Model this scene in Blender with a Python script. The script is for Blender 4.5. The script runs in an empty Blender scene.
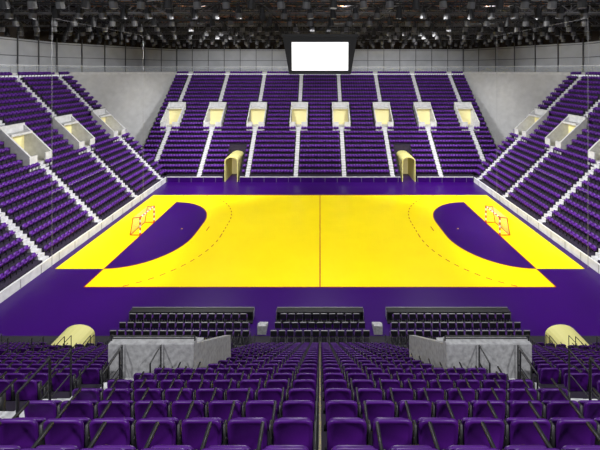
import bpy, math, random
import numpy as np
from mathutils import Vector, Matrix
random.seed(3)
scene=bpy.context.scene
scene.view_settings.view_transform='Standard'
scene.view_settings.look='None'

# ---------------- materials ----------------
def mat(name,col,rough=0.5,metal=0.0,emit=None,estr=0.0,noise=0.0,nscale=5.0,spec=0.5,alpha=None):
    m=bpy.data.materials.new(name); m.use_nodes=True
    nt=m.node_tree; b=nt.nodes['Principled BSDF']
    b.inputs['Base Color'].default_value=(*col,1)
    b.inputs['Roughness'].default_value=rough
    b.inputs['Metallic'].default_value=metal
    b.inputs['Specular IOR Level'].default_value=spec
    if emit:
        b.inputs['Emission Color'].default_value=(*emit,1); b.inputs['Emission Strength'].default_value=estr
    if alpha is not None: b.inputs['Alpha'].default_value=alpha
    if noise>0:
        tc=nt.nodes.new('ShaderNodeTexCoord'); n=nt.nodes.new('ShaderNodeTexNoise')
        n.inputs['Scale'].default_value=nscale; n.inputs['Detail'].default_value=5
        nt.links.new(tc.outputs['Object'],n.inputs['Vector'])
        r=nt.nodes.new('ShaderNodeMapRange')
        r.inputs['From Min'].default_value=0.3; r.inputs['From Max'].default_value=0.7
        r.inputs['To Min'].default_value=1-noise; r.inputs['To Max'].default_value=1+noise
        nt.links.new(n.outputs['Fac'],r.inputs['Value'])
        mx=nt.nodes.new('ShaderNodeVectorMath'); mx.operation='SCALE'
        mx.inputs[0].default_value=col
        nt.links.new(r.outputs['Result'],mx.inputs['Scale'])
        nt.links.new(mx.outputs['Vector'],b.inputs['Base Color'])
    return m
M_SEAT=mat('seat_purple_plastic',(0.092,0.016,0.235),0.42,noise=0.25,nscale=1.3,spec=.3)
M_SEATN=mat('seat_purple_dimmed',(0.055,0.006,0.14),0.38,noise=0.2,nscale=2,spec=.35)  # near seats: purple darkened to carry the dimmer light there; bench chairs share it
M_BLK=mat('black_metal',(0.012,0.012,0.014),0.45)
M_STEP=mat('stand_dark_floor',(0.022,0.014,0.034),0.8,noise=0.3,nscale=3)
M_AISLE=mat('aisle_concrete',(0.56,0.56,0.58),0.8,noise=0.1,nscale=4)
M_CONC=mat('light_concrete',(0.56,0.56,0.56),0.85,noise=0.12,nscale=2)
M_CONC2=mat('grey_concrete',(0.36,0.36,0.37),0.85,noise=0.25,nscale=9)
M_WALL=mat('grey_wall',(0.50,0.50,0.50),0.9,noise=0.08,nscale=1)
M_WARM=mat('warm_corridor_glow',(0.72,0.66,0.33),0.8,emit=(1,0.85,0.4),estr=0.2)  # wall emission stands in for the light inside the corridor
M_CREAM=mat('cream_panel',(0.68,0.64,0.24),0.6)
M_YEL=mat('court_yellow',(0.98,0.76,0.0),0.4,noise=0.03,nscale=0.3,spec=0.2)
M_PUR=mat('floor_purple',(0.029,0.0012,0.108),0.35,noise=0.08,nscale=0.2,spec=0.22)
M_LINE=mat('court_line_red',(0.45,0.05,0.0),0.5)
M_DFLOOR=mat('black_rubber_floor',(0.01,0.008,0.015),0.7)
M_RED=mat('goal_red',(0.6,0.03,0.01),0.4)
M_WHT=mat('white_paint',(0.8,0.8,0.8),0.4)
M_TRUSS=mat('truss_steel_dark',(0.022,0.022,0.024),0.5,metal=0.2)
M_TRUSS2=mat('truss_steel_grey',(0.13,0.13,0.135),0.5,metal=0.2)
M_CEIL=mat('ceiling_dark',(0.022,0.016,0.012),0.9,noise=0.4,nscale=0.4)
M_BROWN=mat('rust_beam',(0.34,0.15,0.07),0.7)
M_SCREEN=mat('screen_white',(0.9,0.9,0.9),0.5,emit=(1,1,1),estr=1.0)
M_GLASS=mat('rail_glass',(0.6,0.65,0.68),0.1,alpha=0.25)
M_GREY=mat('grey_metal',(0.3,0.3,0.31),0.4,metal=0.5)
M_LENS=mat('lamp_lens',(0.12,0.12,0.13),0.3)
M_WIN=mat('concourse_panel',(0.44,0.45,0.47),0.6,noise=0.1,nscale=0.5)
M_NET=mat('goal_net_cord',(0.55,0.5,0.45),0.7)

class MB:
    def __init__(s): s.v=[];s.f=[];s.m=[];s.mats=[]
    def mi(s,m):
        if m not in s.mats: s.mats.append(m)
        return s.mats.index(m)
    def poly(s,pts,m):
        n=len(s.v); s.v+= [tuple(p) for p in pts]; s.f.append(tuple(range(n,n+len(pts)))); s.m.append(s.mi(m))
    def box(s,x0,x1,y0,y1,z0,z1,m,T=None):
        P=[(x0,y0,z0),(x1,y0,z0),(x1,y1,z0),(x0,y1,z0),(x0,y0,z1),(x1,y0,z1),(x1,y1,z1),(x0,y1,z1)]
        s.hexa(P,m,T)
    def hexa(s,P,m,T=None):
        if T: P=[T(*p) for p in P]
        n=len(s.v); s.v+=P; k=s.mi(m)
        for f in [(0,3,2,1),(4,5,6,7),(0,1,5,4),(1,2,6,5),(2,3,7,6),(3,0,4,7)]:
            s.f.append(tuple(n+i for i in f)); s.m.append(k)
    def bar(s,a,b,w,m,n=4,w2=None):
        a=Vector(a);b=Vector(b);d=b-a
        if d.length<1e-6: return
        q=d.to_track_quat('Z','Y'); w2=w if w2 is None else w2
        r=[];N=len(s.v);k=s.mi(m)
        for c,ww in ((a,w),(b,w2)):
            for i in range(n):
                an=2*math.pi*(i+.5)/n
                s.v.append(tuple(c+q@Vector((math.cos(an)*ww,math.sin(an)*ww,0))))
        for i in range(n):
            j=(i+1)%n
            s.f.append((N+i,N+j,N+n+j,N+n+i)); s.m.append(k)
        s.f.append(tuple(N+i for i in reversed(range(n)))); s.m.append(k)
        s.f.append(tuple(N+n+i for i in range(n))); s.m.append(k)
    def obj(s,name,parent=None):
        me=bpy.data.meshes.new(name); me.from_pydata(s.v,[],s.f); 
        for m in s.mats: me.materials.append(m)
        me.polygons.foreach_set('material_index',s.m); me.update()
        o=bpy.data.objects.new(name,me); scene.collection.objects.link(o)
        if parent: o.parent=parent
        return o
    def replicate(s,name,inst,parent=None):
        """inst: list of (origin(3), U(2)) with V = perpendicular (U x V = Z)"""
        base=np.array(s.v); n=len(base); K=len(inst)
        O=np.array([i[0] for i in inst]); U=np.array([i[1] for i in inst])
        V=np.stack([-U[:,1],U[:,0]],1)
        X=O[:,0:1]+base[None,:,0]*U[:,0:1]+base[None,:,1]*V[:,0:1]
        Y=O[:,1:2]+base[None,:,0]*U[:,1:2]+base[None,:,1]*V[:,1:2]
        Z=O[:,2:3]+base[None,:,2]+0*X
        co=np.stack([X,Y,Z],2).reshape(-1,3)
        ls=np.array([len(f) for f in s.f]); fl=np.concatenate([np.array(f) for f in s.f])
        loops=(fl[None,:]+(np.arange(K)*n)[:,None]).ravel()
        tot=np.tile(ls,K); start=np.concatenate([[0],np.cumsum(tot)[:-1]])
        me=bpy.data.meshes.new(name)
        me.vertices.add(K*n); me.vertices.foreach_set('co',co.astype(np.float32).ravel())
        me.loops.add(len(loops)); me.loops.foreach_set('vertex_index',loops.astype(np.int32))
        me.polygons.add(len(tot)); me.polygons.foreach_set('loop_start',start.astype(np.int32))
        for m in s.mats: me.materials.append(m)
        me.polygons.foreach_set('material_index',np.tile(np.array(s.m),K).astype(np.int32))
        me.update(calc_edges=True); me.validate()
        o=bpy.data.objects.new(name,me); scene.collection.objects.link(o)
        if parent: o.parent=parent
        return o

# ---------------- seat templates ----------------
def rrect(w,h,r,n):
    pts=[]
    for cx,cz,a0 in ((w/2-r,h-r,0),(-w/2+r,h-r,90),(-w/2+r*.5,r*.5,180),(w/2-r*.5,r*.5,270)):
        rr=r if cz>h/2 else r*.5
        for i in range(n+1):
            a=math.radians(a0+90*i/n); pts.append((cx+rr*math.cos(a),cz+rr*math.sin(a)))
    return pts
def shell(mb,w,h,r,n,t,m,org,tilt,recess=0.0):
    R=rrect(w,h,r,n); c=math.cos(tilt); s_=math.sin(tilt)
    def P(x,z,y): return (x, org[0]+z*s_+y*c, org[1]+z*c-y*s_)
    rings=[]
    def ring(scale,y):
        rings.append([P(x*scale,(z-h/2)*scale+h/2,y) for x,z in R])
    if n>1:
        ring(.80,-t*.3); ring(.94,-t*.5); ring(1,-t*.25); ring(1,t*.25); ring(.96,t*.5); ring(.86,t*.5); ring(.82,t*.5-recess)
    else:
        ring(1,-t*.5); ring(1,t*.5)
    N=len(mb.v); L=len(R); k=mb.mi(m)
    for r_ in rings: mb.v+=r_
    for a in range(len(rings)-1):
        for i in range(L):
            j=(i+1)%L
            mb.f.append((N+a*L+i,N+a*L+j,N+(a+1)*L+j,N+(a+1)*L+i)); mb.m.append(k)
    mb.f.append(tuple(N+i for i in reversed(range(L)))); mb.m.append(k)
    e=N+(len(rings)-1)*L
    mb.f.append(tuple(e+i for i in range(L))); mb.m.append(k)
def seat(hi):
    mb=MB(); n=3 if hi else 1
    if hi:
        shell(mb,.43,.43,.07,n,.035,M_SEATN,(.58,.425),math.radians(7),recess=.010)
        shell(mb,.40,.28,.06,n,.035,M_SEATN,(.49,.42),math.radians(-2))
        mb.box(-.265,-.235,.22,.62,.60,.63,M_BLK)
        mb.box(-.262,-.238,.57,.63,.30,.78,M_BLK)
        mb.box(-.265,-.235,.42,.52,0,.62,M_BLK)
        mb.box(-.24,.24,.50,.56,.36,.40,M_BLK)
        mb.box(-.27,-.23,.36,.62,0,.03,M_BLK)
    else:
        shell(mb,.445,.44,.09,n,.05,M_SEAT,(.50,.38),math.radians(8))
        shell(mb,.42,.34,.08,n,.05,M_SEAT,(.42,.38),math.radians(-24))
        mb.box(-.262,-.238,.18,.54,.58,.61,M_BLK)
        mb.box(-.262,-.238,.38,.46,0,.58,M_BLK)
    return mb
SEAT_HI=seat(True); SEAT_LO=seat(False)

# ---------------- stands ----------------
def rail_u(mb,a,b,h,r=.022,m=M_BLK):
    a=Vector(a);b=Vector(b);z=Vector((0,0,h))
    mb.bar(a,a+z,r,m,6); mb.bar(b,b+z,r,m,6); mb.bar(a+z,b+z,r,m,6); 
    mb.bar(a+z*.5,b+z*.5,r*.7,m,6)
def stand(side,O,U,umin,umax,rows,t,r,h0,aisles,portals,tunnels,tmpl,pw,aw=1.0,tun_rows=4,tun_h=4.2,tun_w=1.1,prow=8,pn=4,pmat=M_CONC,extra=()):
    V=(-U[1],U[0])
    T=lambda u,v,z:(O[0]+u*U[0]+v*V[0],O[1]+u*U[1]+v*V[1],z)
    root=bpy.data.objects.new('grandstand',None); scene.collection.objects.link(root)
    holes=[(p-pw/2,p+pw/2,prow,prow+pn-1) for p in portals]+[(q-tun_w-.2,q+tun_w+.2,0,tun_rows-1) for q in tunnels]
    mb=MB(); inst=[]
    for i in range(rows):
        hs=sorted([(a,b) for a,b,r0,r1 in holes if r0<=i<=r1])
        segs=[];x=umin
        for a,b in hs:
            if a>x: segs.append((x,a))
            x=max(x,b)
        if x<umax: segs.append((x,umax))
        z=h0+i*r
        for a,b in segs: mb.box(a,b,i*t,(i+1)*t,0,z,M_STEP,T)
        for c in aisles:
            if any(a-.01<c<b+.01 for a,b in hs): continue
            mb.box(c-aw/2,c+aw/2,i*t-.02,(i+1)*t-.03,max(z-r,0),z+.02,M_AISLE,T)
            if i<rows-1:
                mb.box(c-aw/2,c+aw/2,i*t+t*.55,(i+1)*t-.025,z,z+r*.5,M_AISLE,T)
        cuts=sorted([umin]+[umax]+[c for c in aisles]+list(extra))
        edges=[]
        for k in range(len(cuts)-1):
            a=cuts[k]+(aw/2+.06 if cuts[k] in aisles else .02)
            b=cuts[k+1]-(aw/2+.06 if cuts[k+1] in aisles else .02)
            edges.append((a,b))
        for a,b in edges:
            nn=int((b-a)/.5+.02)
            off=(b-a-nn*.5)/2
            for k in range(nn):
                u=a+off+.25+.5*k
                if any(ha-.22<u<hb+.22 and r0<=i<=r1 for ha,hb,r0,r1 in holes): continue
                inst.append((T(u,i*t,z),U))
    mb.obj('terrace',root)
    tmpl.replicate('seat_rows',inst,root)
    for p in portals:
        pb=MB(); v0=prow*t; v1=(prow+pn)*t; zf=h0+prow*r; zt=h0+(prow+pn)*r
        a=p-pw/2;b=p+pw/2
        pb.box(a+.01,b-.01,v0,v1-.01,0,zf,M_AISLE,T)
        for x0,x1 in ((a,a+.2),(b-.2,b)):
            P=[(x0,v0-.1,max(zf-r,0)),(x1,v0-.1,max(zf-r,0)),(x1,v1-.02,max(zf-r,0)),(x0,v1-.02,max(zf-r,0)),
               (x0,v0-.1,zf+.95),(x1,v0-.1,zf+.95),(x1,v1-.02,zt+.88),(x0,v1-.02,zt+.88)]
            pb.hexa(P,pmat,T)
        pb.box(a-.01,b+.01,v1-.22,v1+.02,zt-.35,zt+.9,pmat,T)
        pb.box(a+.2,b-.2,v1-1.3,v1-.2,zt-.3,zt-.02,pmat,T)
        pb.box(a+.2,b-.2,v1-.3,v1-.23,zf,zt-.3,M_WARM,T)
        g=.55
        if pw>2.5:
            pb.box(a+.2,p-g,v0-.11,v0+.1,zf,zf+.94,pmat,T); pb.box(p+g,b-.2,v0-.11,v0+.1,zf,zf+.94,pmat,T)
        rail_u(pb,T(a,v1-.1,zt+.9),T(b,v1-.1,zt+.9),.12,.018)
        pb.obj('vomitory_portal',root)
    for q in tunnels:
        tb=MB(); v0=-.15; v1=tun_rows*t-.02; w=tun_w; hh=tun_h-1.2*0.6
        prof=[(-w,0),(-w,hh)]+[(-w*math.cos(x),hh+.6*w*math.sin(x)) for x in [math.pi*k/10 for k in range(1,10)]]+[(w,hh),(w,0)]
        prof2=[(x*.88,(z-.0)*.96) for x,z in prof]
        for k in range(len(prof)-1):
            A,B=prof[k],prof[k+1];C,D=prof2[k],prof2[k+1]
            P=[(q+C[0],v0,C[1]),(q+D[0],v0,D[1]),(q+D[0],v1,D[1]),(q+C[0],v1,C[1]),
               (q+A[0],v0,A[1]),(q+B[0],v0,B[1]),(q+B[0],v1,B[1]),(q+A[0],v1,A[1])]
            tb.hexa(P,M_CREAM,T)
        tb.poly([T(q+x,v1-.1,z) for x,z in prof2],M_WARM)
        tb.obj('player_tunnel',root)
    return T,root

FAR_Y=52.9; SX=25.4
far_aisles=[-28,-20,-12,-4,4,12,20,28]
kw=dict(aw=.68,prow=10,pn=5,tun_rows=6)
stand('far',(0,FAR_Y),(1,0),-31.2,31.2,25,.68,.68,1.0,far_aisles,far_aisles,[-14.6,14.6],SEAT_LO,3.3,**kw)
sd=[22.4,29.7,37.0,44.3,51.5]
stand('left',(-SX,0),(0,1),16,54,25,.68,.68,1.0,sd,sd,[],SEAT_LO,3.0,**kw)
stand('right',(SX,0),(0,-1),-54,-16,25,.68,.68,1.0,[-x for x in sd],[-x for x in sd],[],SEAT_LO,3.0,**kw)
ND=20.27
na=[-20.5,-12.5,-4.6,4.6,12.5,20.5]
Tn,near_root=stand('near',(0,ND),(-1,0),-26,26,25,.85,.678,.87,na,[-4.4,4.4],[-15.3,15.3],SEAT_HI,2.2,aw=.95,tun_rows=3,tun_h=2.35,tun_w=.98,prow=10,pmat=M_CONC2,extra=(0,))

# hand rails on near stand
rb=MB()
for c in na:
    for i in range(0,21,2):
        if abs(c)<5 and 8<i<14: continue
        for s_ in (-.5,.5):
            a=Tn(c+s_,i*.85+.1,.87+i*.678); b=Tn(c+s_,i*.85+.62,.87+i*.678)
            rail_u(rb,a,b,.95,.018)
rb.obj('aisle_handrails',near_root)
cb=MB()
for i in range(0,24):
    a=Tn(0,i*.85+.62,.87+i*.678); cb.bar(a,(a[0],a[1],a[2]+.92),.010,M_GREY,6)
a=Tn(0,.62,.87+.92); b=Tn(0,23*.85+.62,.87+23*.678+.92); cb.bar(a,b,.012,M_GREY,6)
cb.obj('centre_handrail',near_root)

# ---------------- floor and court ----------------
fb=MB(); fb.box(-46,46,-6,78,-.3,0,M_PUR); fb.obj('floor')
sb=MB(); sb.box(-SX+.3,SX-.3,ND+.2,22.2,0.001,.012,M_DFLOOR); sb.obj('rubber_floor_strip')
Y0,Y1,YM=27.2,47.2,37.2
c=MB()
z=.006
c.poly([(-20,Y0,z),(20,Y0,z),(20,Y0+2.5,z),(24.5,Y0+2.5,z),(24.5,Y1,z),(-24.5,Y1,z),(-24.5,Y0+2.5,z),(-20,Y0+2.5,z)],M_YEL)
def arc(sx,R,n=14):
    pts=[]
    for k in range(n+1):
        a=-math.pi/2+ (math.pi/2)*k/n
        pts.append((sx*(20-R*math.cos(a)),YM-1.5+R*math.sin(a)))
    for k in range(n+1):
        a=(math.pi/2)*k/n
        pts.append((sx*(20-R*math.cos(a)),YM+1.5+R*math.sin(a)))
    return pts
def strip(mb,p,q,w,z,m):
    p=Vector(p);q=Vector(q);d=(q-p).normalized();n=Vector((-d.y,d.x))*w/2
    mb.poly([(p.x-n.x,p.y-n.y,z),(q.x-n.x,q.y-n.y,z),(q.x+n.x,q.y+n.y,z),(p.x+n.x,p.y+n.y,z)],m)
for sx in (-1,1):
    P=[(x,y,.012) for x,y in arc(sx,6)]
    if sx<0: P=P[::-1]
    c.poly(P[::-1],M_PUR)
    A=arc(sx,6)
    for k in range(len(A)-1): strip(c,A[k],A[k+1],.07,.017,M_LINE)
    L=arc(sx,9,30); L=[Vector(p) for p in L if Y0<p[1]<Y1]
    for k in range(len(L)-1):
        if abs((L[k+1]-L[k]).length)>2:
            n=8
            for j in range(0,n,2): strip(c,L[k].lerp(L[k+1],j/n),L[k].lerp(L[k+1],(j+1)/n),.11,.017,M_LINE)
        elif k%2==0: strip(c,L[k],L[k+1],.11,.017,M_LINE)
    strip(c,(sx*20,Y0),(sx*20,Y1),.08,.018,M_LINE)
    strip(c,(sx*13,YM-.5),(sx*13,YM+.5),.11,.017,M_LINE)
    strip(c,(sx*16,YM-.1),(sx*16,YM+.1),.1,.017,M_YEL)
strip(c,(0,Y0),(0,Y1),.11,.017,M_LINE)
strip(c,(-20,Y0),(20,Y0),.07,.017,M_LINE); strip(c,(-20,Y1),(20,Y1),.07,.017,M_LINE)
c.obj('handball_court')

# fences
def fence(name,p,q,h,gaps=(),m=M_CONC,top=M_WHT):
    mb=MB();p=Vector(p);q=Vector(q);L=(q-p).length;d=(q-p)/L;n=Vector((-d.y,d.x))
    T=lambda u,v,z:(p.x+d.x*u+n.x*v,p.y+d.y*u+n.y*v,z)
    x=0;segs=[]
    for a,b in gaps: segs.append((x,a)); x=b
    segs.append((x,L))
    for a,b in segs:
        mb.box(a,b,-.04,.04,0,h,m,T); mb.box(a,b,-.06,.06,h,h+.07,top,T)
        k=a
        while k<b: mb.box(k,k+.05,-.06,.06,0,h,M_GREY,T); k+=2.0
    return mb.obj(name)
fence('boundary_fence',(-SX+.25,FAR_Y-.2),(SX-.25,FAR_Y-.2),.8,[(SX-.25-16.0,SX-.25-13.2),(SX-.25+13.2,SX-.25+16.0)],M_PUR)
fence('boundary_fence',(-SX+.15,17),(-SX+.15,FAR_Y-.3),.8)
fence('boundary_fence',(SX-.15,17),(SX-.15,FAR_Y-.3),.8)
fence('boundary_fence',(-SX+.5,ND+.12),(SX-.5,ND+.12),.8,[(SX-.5-16.6,SX-.5-14.0),(SX-.5+14.0,SX-.5+16.6)],M_BLK,M_BLK)

# goals
for sx in (-1,1):
    g=MB(); x=sx*20; xb=sx*21.1; gz=.02
    def post(a,b,n=8):
        a=Vector(a);b=Vector(b)
        for k in range(n): g.bar(a.lerp(b,k/n),a.lerp(b,(k+1)/n),.085,M_RED if k%2==0 else M_WHT,4)
    post((x,YM-1.5,gz),(x,YM-1.5,2.05),7); post((x,YM+1.5,gz),(x,YM+1.5,2.05),7); post((x,YM-1.5,2.0),(x,YM+1.5,2.0),11)
    for yy in (YM-1.5,YM+1.5):
        g.bar((x,yy,.05),(xb,yy,.05),.045,M_RED); g.bar((x,yy,2),(sx*20.8,yy,1.95),.045,M_RED); g.bar((sx*20.8,yy,1.95),(xb,yy,.05),.045,M_RED)
    g.bar((xb,YM-1.5,.05),(xb,YM+1.5,.05),.045,M_RED)
    for k in range(16):
        yy=YM-1.5+3*k/15
        g.bar((sx*20.8,yy,1.95),(xb,yy,.05),.009,M_NET,3); g.bar((x,yy,2),(sx*20.8,yy,1.95),.009,M_NET,3)
    for k in range(10):
        f=k/10; g.bar((sx*(20.8+.3*f),YM-1.5,1.95*(1-f)+.05*f),(sx*(20.8+.3*f),YM+1.5,1.95*(1-f)+.05*f),.009,M_NET,3)
        for yy in (YM-1.5,YM+1.5):
            g.bar((x,yy,2-1.95*f),(sx*(20.8+.3*f),yy,1.95-1.9*f),.009,M_NET,3)
    g.obj('handball_goal')
for sx in (-1,1):
    n=MB(); X=sx*24.8
    for d in (29.7,45.0): n.bar((X,d,.1),(X,d,23.2),.018,M_GREY,5)
    n.bar((X,29.7,7),(X,45,7),.012,M_GREY,5)
    n.bar((X,29.7,23.2),(X,45,23.2),.018,M_GREY,5)
    n.obj('safety_net_cables')

# ---------------- team benches / scorer tables near the court -------------
def chair_row(mb,x0,x1,y,zb=0):
    n=int((x1-x0)/.55)
    for k in range(n):
        xx=x0+(k+.5)*(x1-x0)/n
        mb.box(xx-.21,xx+.21,y-.22,y+.22,zb+.40,zb+.45,M_SEATN)
        mb.box(xx-.21,xx+.21,y-.27,y-.23,zb+.48,zb+.82,M_BLK)
        mb.box(xx-.21,xx+.21,y-.28,y-.22,zb+.82,zb+.86,M_GREY)
        for dx in (-.2,.2):
            for dy in (-.2,.2): mb.box(xx+dx-.015,xx+dx+.015,y+dy-.015,y+dy+.015,zb,zb+.42,M_GREY)
            mb.box(xx+dx-.015,xx+dx+.015,y-.26,y-.23,zb+.45,zb+.82,M_GREY)
def bench(x0,x1):
    mb=MB()
    y=23.6
    mb.box(x0,x1,y-.35,y+.35,.0,.08,M_BLK)
    mb.box(x0,x1,y+.3,y+.35,.08,.6,M_BLK)
    mb.box(x0,x1,y-.05,y+.4,.6,.64,M_BLK)
    mb.box(x0,x1,y+.36,y+.41,.64,.68,M_GREY)
    k=x0
    while k<x1+.01: mb.box(k-.02,k+.02,y-.05,y+.38,.08,.62,M_GREY); k+=(x1-x0)/round((x1-x0)/1.5)
    mb.obj('scorer_desk')
    for yy,e,zb in ((23.3,0,.09),(22.6,.3,.013),(21.9,.5,.013)):
        r=MB(); chair_row(r,x0-e+.3,x1+e-.3,yy-.05,zb); r.obj('bench_seat_row')
bench(-14.0,-4.9); bench(-3.2,3.2); bench(4.9,14.0)
for sx in (-1,1):
    s_=MB()
    for k in range(3): s_.box(sx*4.05-.3,sx*4.05+.3,22.3+k*.3,22.6+k*.3,0.0,.6-.2*k,M_CONC2)
    s_.obj('access_steps')

# ---------------- upper structure ----------------
zt=18.0
pts_in=[(-42.4,-6),(-42.4,54),(-31.2,69.9),(31.2,69.9),(42.4,54),(42.4,-6)]
pts_out=[(-46,-6),(-46,56),(-33.5,75),(33.5,75),(46,56),(46,-6)]
names=['left','corner_left','far','corner_right','right']
for k in range(5):
    a,b=pts_in[k],pts_in[k+1]; A,B=pts_out[k],pts_out[k+1]
    w=MB()
    w.hexa([(a[0],a[1],zt-.4),(b[0],b[1],zt-.4),(B[0],B[1],zt-.4),(A[0],A[1],zt-.4),
            (a[0],a[1],zt),(b[0],b[1],zt),(B[0],B[1],zt),(A[0],A[1],zt)],M_CONC)
    w.obj('concourse_slab')
    w=MB()
    w.poly([(A[0],A[1],zt),(B[0],B[1],zt),(B[0],B[1],23.2),(A[0],A[1],23.2)],M_WIN)
    w.poly([(A[0],A[1],23.2),(B[0],B[1],23.2),(B[0],B[1],31),(A[0],A[1],31)],M_CEIL)
    A_,B_=Vector(A),Vector(B); L=(B_-A_).length; n=int(L/3.6); d=(B_-A_)/L; nn=Vector((d.y,-d.x))
    for j in range(n+1):
        p=A_+d*(L*j/n)+nn*.15; w.bar((p.x,p.y,zt),(p.x,p.y,24),.09,M_TRUSS2)
    for zz in (20.6,22.9):
        p=A_+nn*.1;q=B_+nn*.1; w.bar((p.x,p.y,zz),(q.x,q.y,zz),.08,M_TRUSS2)
    w.obj('wall_'+names[k])
    r=MB(); a_,b_=Vector(a),Vector(b); L=(b_-a_).length; n=int(L/2); d=(b_-a_)/L
    for j in range(n+1):
        p=a_+d*(L*j/n); r.bar((p.x,p.y,zt),(p.x,p.y,zt+1.1),.03,M_GREY)
    r.bar((a[0],a[1],zt+1.1),(b[0],b[1],zt+1.1),.04,M_WHT)
    r.poly([(a[0],a[1],zt+.05),(b[0],b[1],zt+.05),(b[0],b[1],zt+1.05),(a[0],a[1],zt+1.05)],M_GLASS)
    r.obj('glass_balustrade')
for sx,nm in ((-1,'corner_lower_left'),(1,'corner_lower_right')):
    w=MB()
    w.poly([(sx*42.4,54,0),(sx*31.2,69.9,0),(sx*31.2,69.9,zt-.4),(sx*42.4,54,zt-.4)],M_WALL)
    w.obj('wall_'+nm)

def hw(y): return 45 if y<56 else 45-(y-56)*12.5/19
cb=MB(); cb.box(-46,46,18,75,30.5,31,M_CEIL); cb.obj('ceiling')
bm=MB()
for k in range(-5,6): bm.box(k*8-.25,k*8+.25,18,75 if abs(k)<5 else 60,29.3,30.4,M_BROWN)
for y in range(22,75,7): bm.box(-hw(y),hw(y),y-.2,y+.2,28.9,29.3,M_BROWN)
for k in range(-5,5):
    for y in range(43,74,7):
        if y+7>75 or (k in(-5,4) and y>50): continue
        bm.bar((k*8,y,29),(k*8+8,y+7,29),.12,M_BROWN)
        bm.bar((k*8+8,y,29),(k*8,y+7,29),.12,M_TRUSS2)
bm.obj('roof_beams')
def truss(name,a,b,h,w,step,m):
    mb=MB(); a=Vector(a);b=Vector(b);L=(b-a).length;d=(b-a)/L;s_=Vector((-d.y,d.x,0))*w/2;z=Vector((0,0,h))
    ch=[(-s_,0),(s_,0),(-s_,1),(s_,1)]
    for o,u in ch: mb.bar(a+o+z*u,b+o+z*u,.075,m)
    n=int(L/step)
    for j in range(n):
        p=a+d*(L*j/n);q=a+d*(L*(j+1)/n)
        for o in (-s_,s_):
            if j%2==0: mb.bar(p+o,q+o+z,.045,m)
            else: mb.bar(p+o+z,q+o,.045,m)
            mb.bar(p+o,p+o+z,.035,m)
        mb.bar(p-s_,q+s_,.035,m); mb.bar(p-s_+z,p+s_+z,.035,m)
    return mb.obj(name)
for i,y in enumerate(range(25,75,5)):
    truss('lighting_truss',(-hw(y),y,24.6),(hw(y),y,24.6),1.5,1.0,2.0,M_TRUSS if i%2 else M_TRUSS2)
for x in range(-40,41,10):
    truss('roof_truss',(x,20,26.4),(x,74 if abs(x)<35 else 61,26.4),1.9,1.0,2.4,M_TRUSS)
hb=MB()
for x in range(-40,41,10):
    for y in range(25,75,5):
        if abs(x)<hw(y): hb.bar((x,y,26.1),(x,y,28.9),.05,M_TRUSS)
hb.obj('truss_hangers')
sp=MB()
for y in range(25,75,5):
    W=hw(y)-1; nS=int(2*W/2.1)
    for k in range(nS+1):
        x=-W+2*W*k/nS+random.uniform(-.12,.12)
        an=random.uniform(-.12,.12); bz=random.uniform(-.1,.25)
        top=Vector((x,y,24.5)); sp.bar(top,top-Vector((0,0,.35)),.05,M_TRUSS)
        c0=top-Vector((0,0,.45)); dr=Vector((math.sin(an),math.sin(bz),-1)).normalized()
        sp.box(x-.36,x-.32,y-.05,y+.05,23.75,24.2,M_TRUSS); sp.box(x+.32,x+.36,y-.05,y+.05,23.75,24.2,M_TRUSS); sp.box(x-.36,x+.36,y-.05,y+.05,24.15,24.2,M_TRUSS)
        sp.bar(c0-dr*.1,c0+dr*.35,.2,M_TRUSS,10,.27); sp.bar(c0+dr*.35,c0+dr*.85,.29,M_TRUSS2 if k%3 else M_TRUSS,10,.31)
        sp.bar(c0+dr*.85,c0+dr*.87,.25,M_LENS,10)
sp.obj('ceiling_spotlights')
dk=MB()
for y in (28,41,54): dk.box(-44,44,y-.25,y+.25,26.0,26.3,M_TRUSS2)
dk.obj('ceiling_duct')

# ---------------- hanging scoreboard ----------------
s_=MB(); cx,cy=0,37.0; zb,zt2=17.95,21.9; wb,wt=3.3,3.95; db,dt=2.6,3.1
B=[(-wb,-db,zb),(wb,-db,zb),(wb,db,zb),(-wb,db,zb),(-wt,-dt,zt2),(wt,-dt,zt2),(wt,dt,zt2),(-wt,dt,zt2)]
s_.hexa([(cx+x,cy+y,z) for x,y,z in B],M_BLK)
s_.box(-wt-.1,wt+.1,cy-dt-.1,cy+dt+.1,zt2,zt2+.3,M_TRUSS)
def face(f,g0,g1,sgn,axis):
    pts=[]
    for ff,g in ((-f,g0),(f,g0),(f,g1),(-f,g1)):
        w=wb+(wt-wb)*g; d=db+(dt-db)*g; zz=zb+(zt2-zb)*g
        if axis=='y': pts.append((ff*wb,cy+sgn*(d+.03),zz))
        else: pts.append((sgn*(w+.03),cy+ff*db,zz))
    s_.poly(pts,M_SCREEN)
for sg in (-1,1): face(.91,.1,.86,sg,'y'); face(.9,.1,.86,sg,'x')
for x in (-3.5,3.5):
    for y in (-2.5,2.5): s_.bar((x,cy+y,zt2+.3),(x,cy+y,24.4),.05,M_TRUSS)
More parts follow.
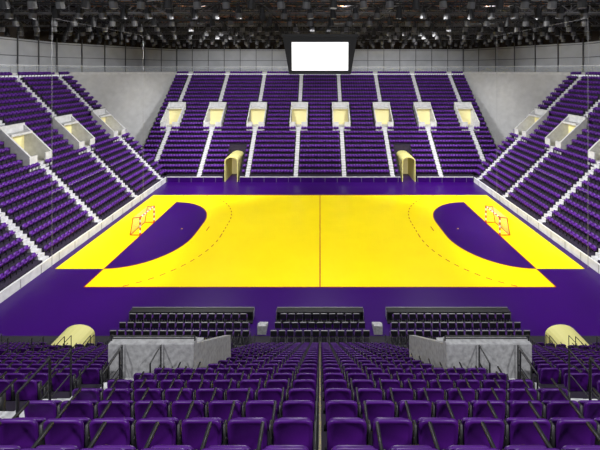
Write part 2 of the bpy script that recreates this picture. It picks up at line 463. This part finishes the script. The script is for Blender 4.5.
s_.obj('hanging_scoreboard')

# ---------------- lights ----------------
def area(x,y,z,sz,p,spread=125):
    l=bpy.data.lights.new('arena_floodlight','AREA'); l.size=sz; l.energy=p; l.spread=math.radians(spread)
    o=bpy.data.objects.new('arena_floodlight',l); o.location=(x,y,z); scene.collection.objects.link(o)
for x in (-16,0,16):
    for y in (28,38.5,49): 
        area(x,y,23.4,3,760)
def spot(x,y,z,tx,ty,tz,p,ang=90):
    l=bpy.data.lights.new('stand_spot','SPOT'); l.energy=p; l.spot_size=math.radians(ang); l.spot_blend=.6; l.shadow_soft_size=.5
    o=bpy.data.objects.new('stand_spot',l); o.location=(x,y,z)
    o.rotation_euler=Vector((tx-x,ty-y,tz-z)).to_track_quat('-Z','Y').to_euler(); scene.collection.objects.link(o)
for x in (-14,14): spot(x,38,22.6,x*1.2,60,7,25000)
for y in (30,46):
    spot(-6,y,22.6,-33,y,6,21000); spot(6,y,22.6,33,y,6,21000)
spot(0,24,22.8,0,11,8,4500,130)
# added fill spots behind the camera to light the near seat backs
for x in (-10,10): spot(x,-6,26,x*.6,9,9,8000,95)
# added fill lamps in the roof void to brighten trusses and beams
def pt(x,y,z,p):
    l=bpy.data.lights.new('roof_fill_lamp','POINT'); l.energy=p; l.shadow_soft_size=.12
    o=bpy.data.objects.new('roof_fill_lamp',l); o.location=(x,y,z); scene.collection.objects.link(o)
for x in (-24,0,24):
    for y in (31.5,53): pt(x+4,y,28.4,450)
w=bpy.data.worlds.new('World'); scene.world=w; w.use_nodes=True
w.node_tree.nodes['Background'].inputs[0].default_value=(0.95,0.97,1,1)
w.node_tree.nodes['Background'].inputs[1].default_value=0.7

cam=bpy.data.cameras.new('Camera'); co=bpy.data.objects.new('Camera',cam); scene.collection.objects.link(co)
co.location=(0,0,18.4); co.rotation_euler=(math.pi/2,0,0)
cam.sensor_width=36; cam.lens=321/600*36; cam.shift_x=-20/600; cam.shift_y=-155/600; cam.clip_end=500; cam.clip_start=.05
scene.camera=co
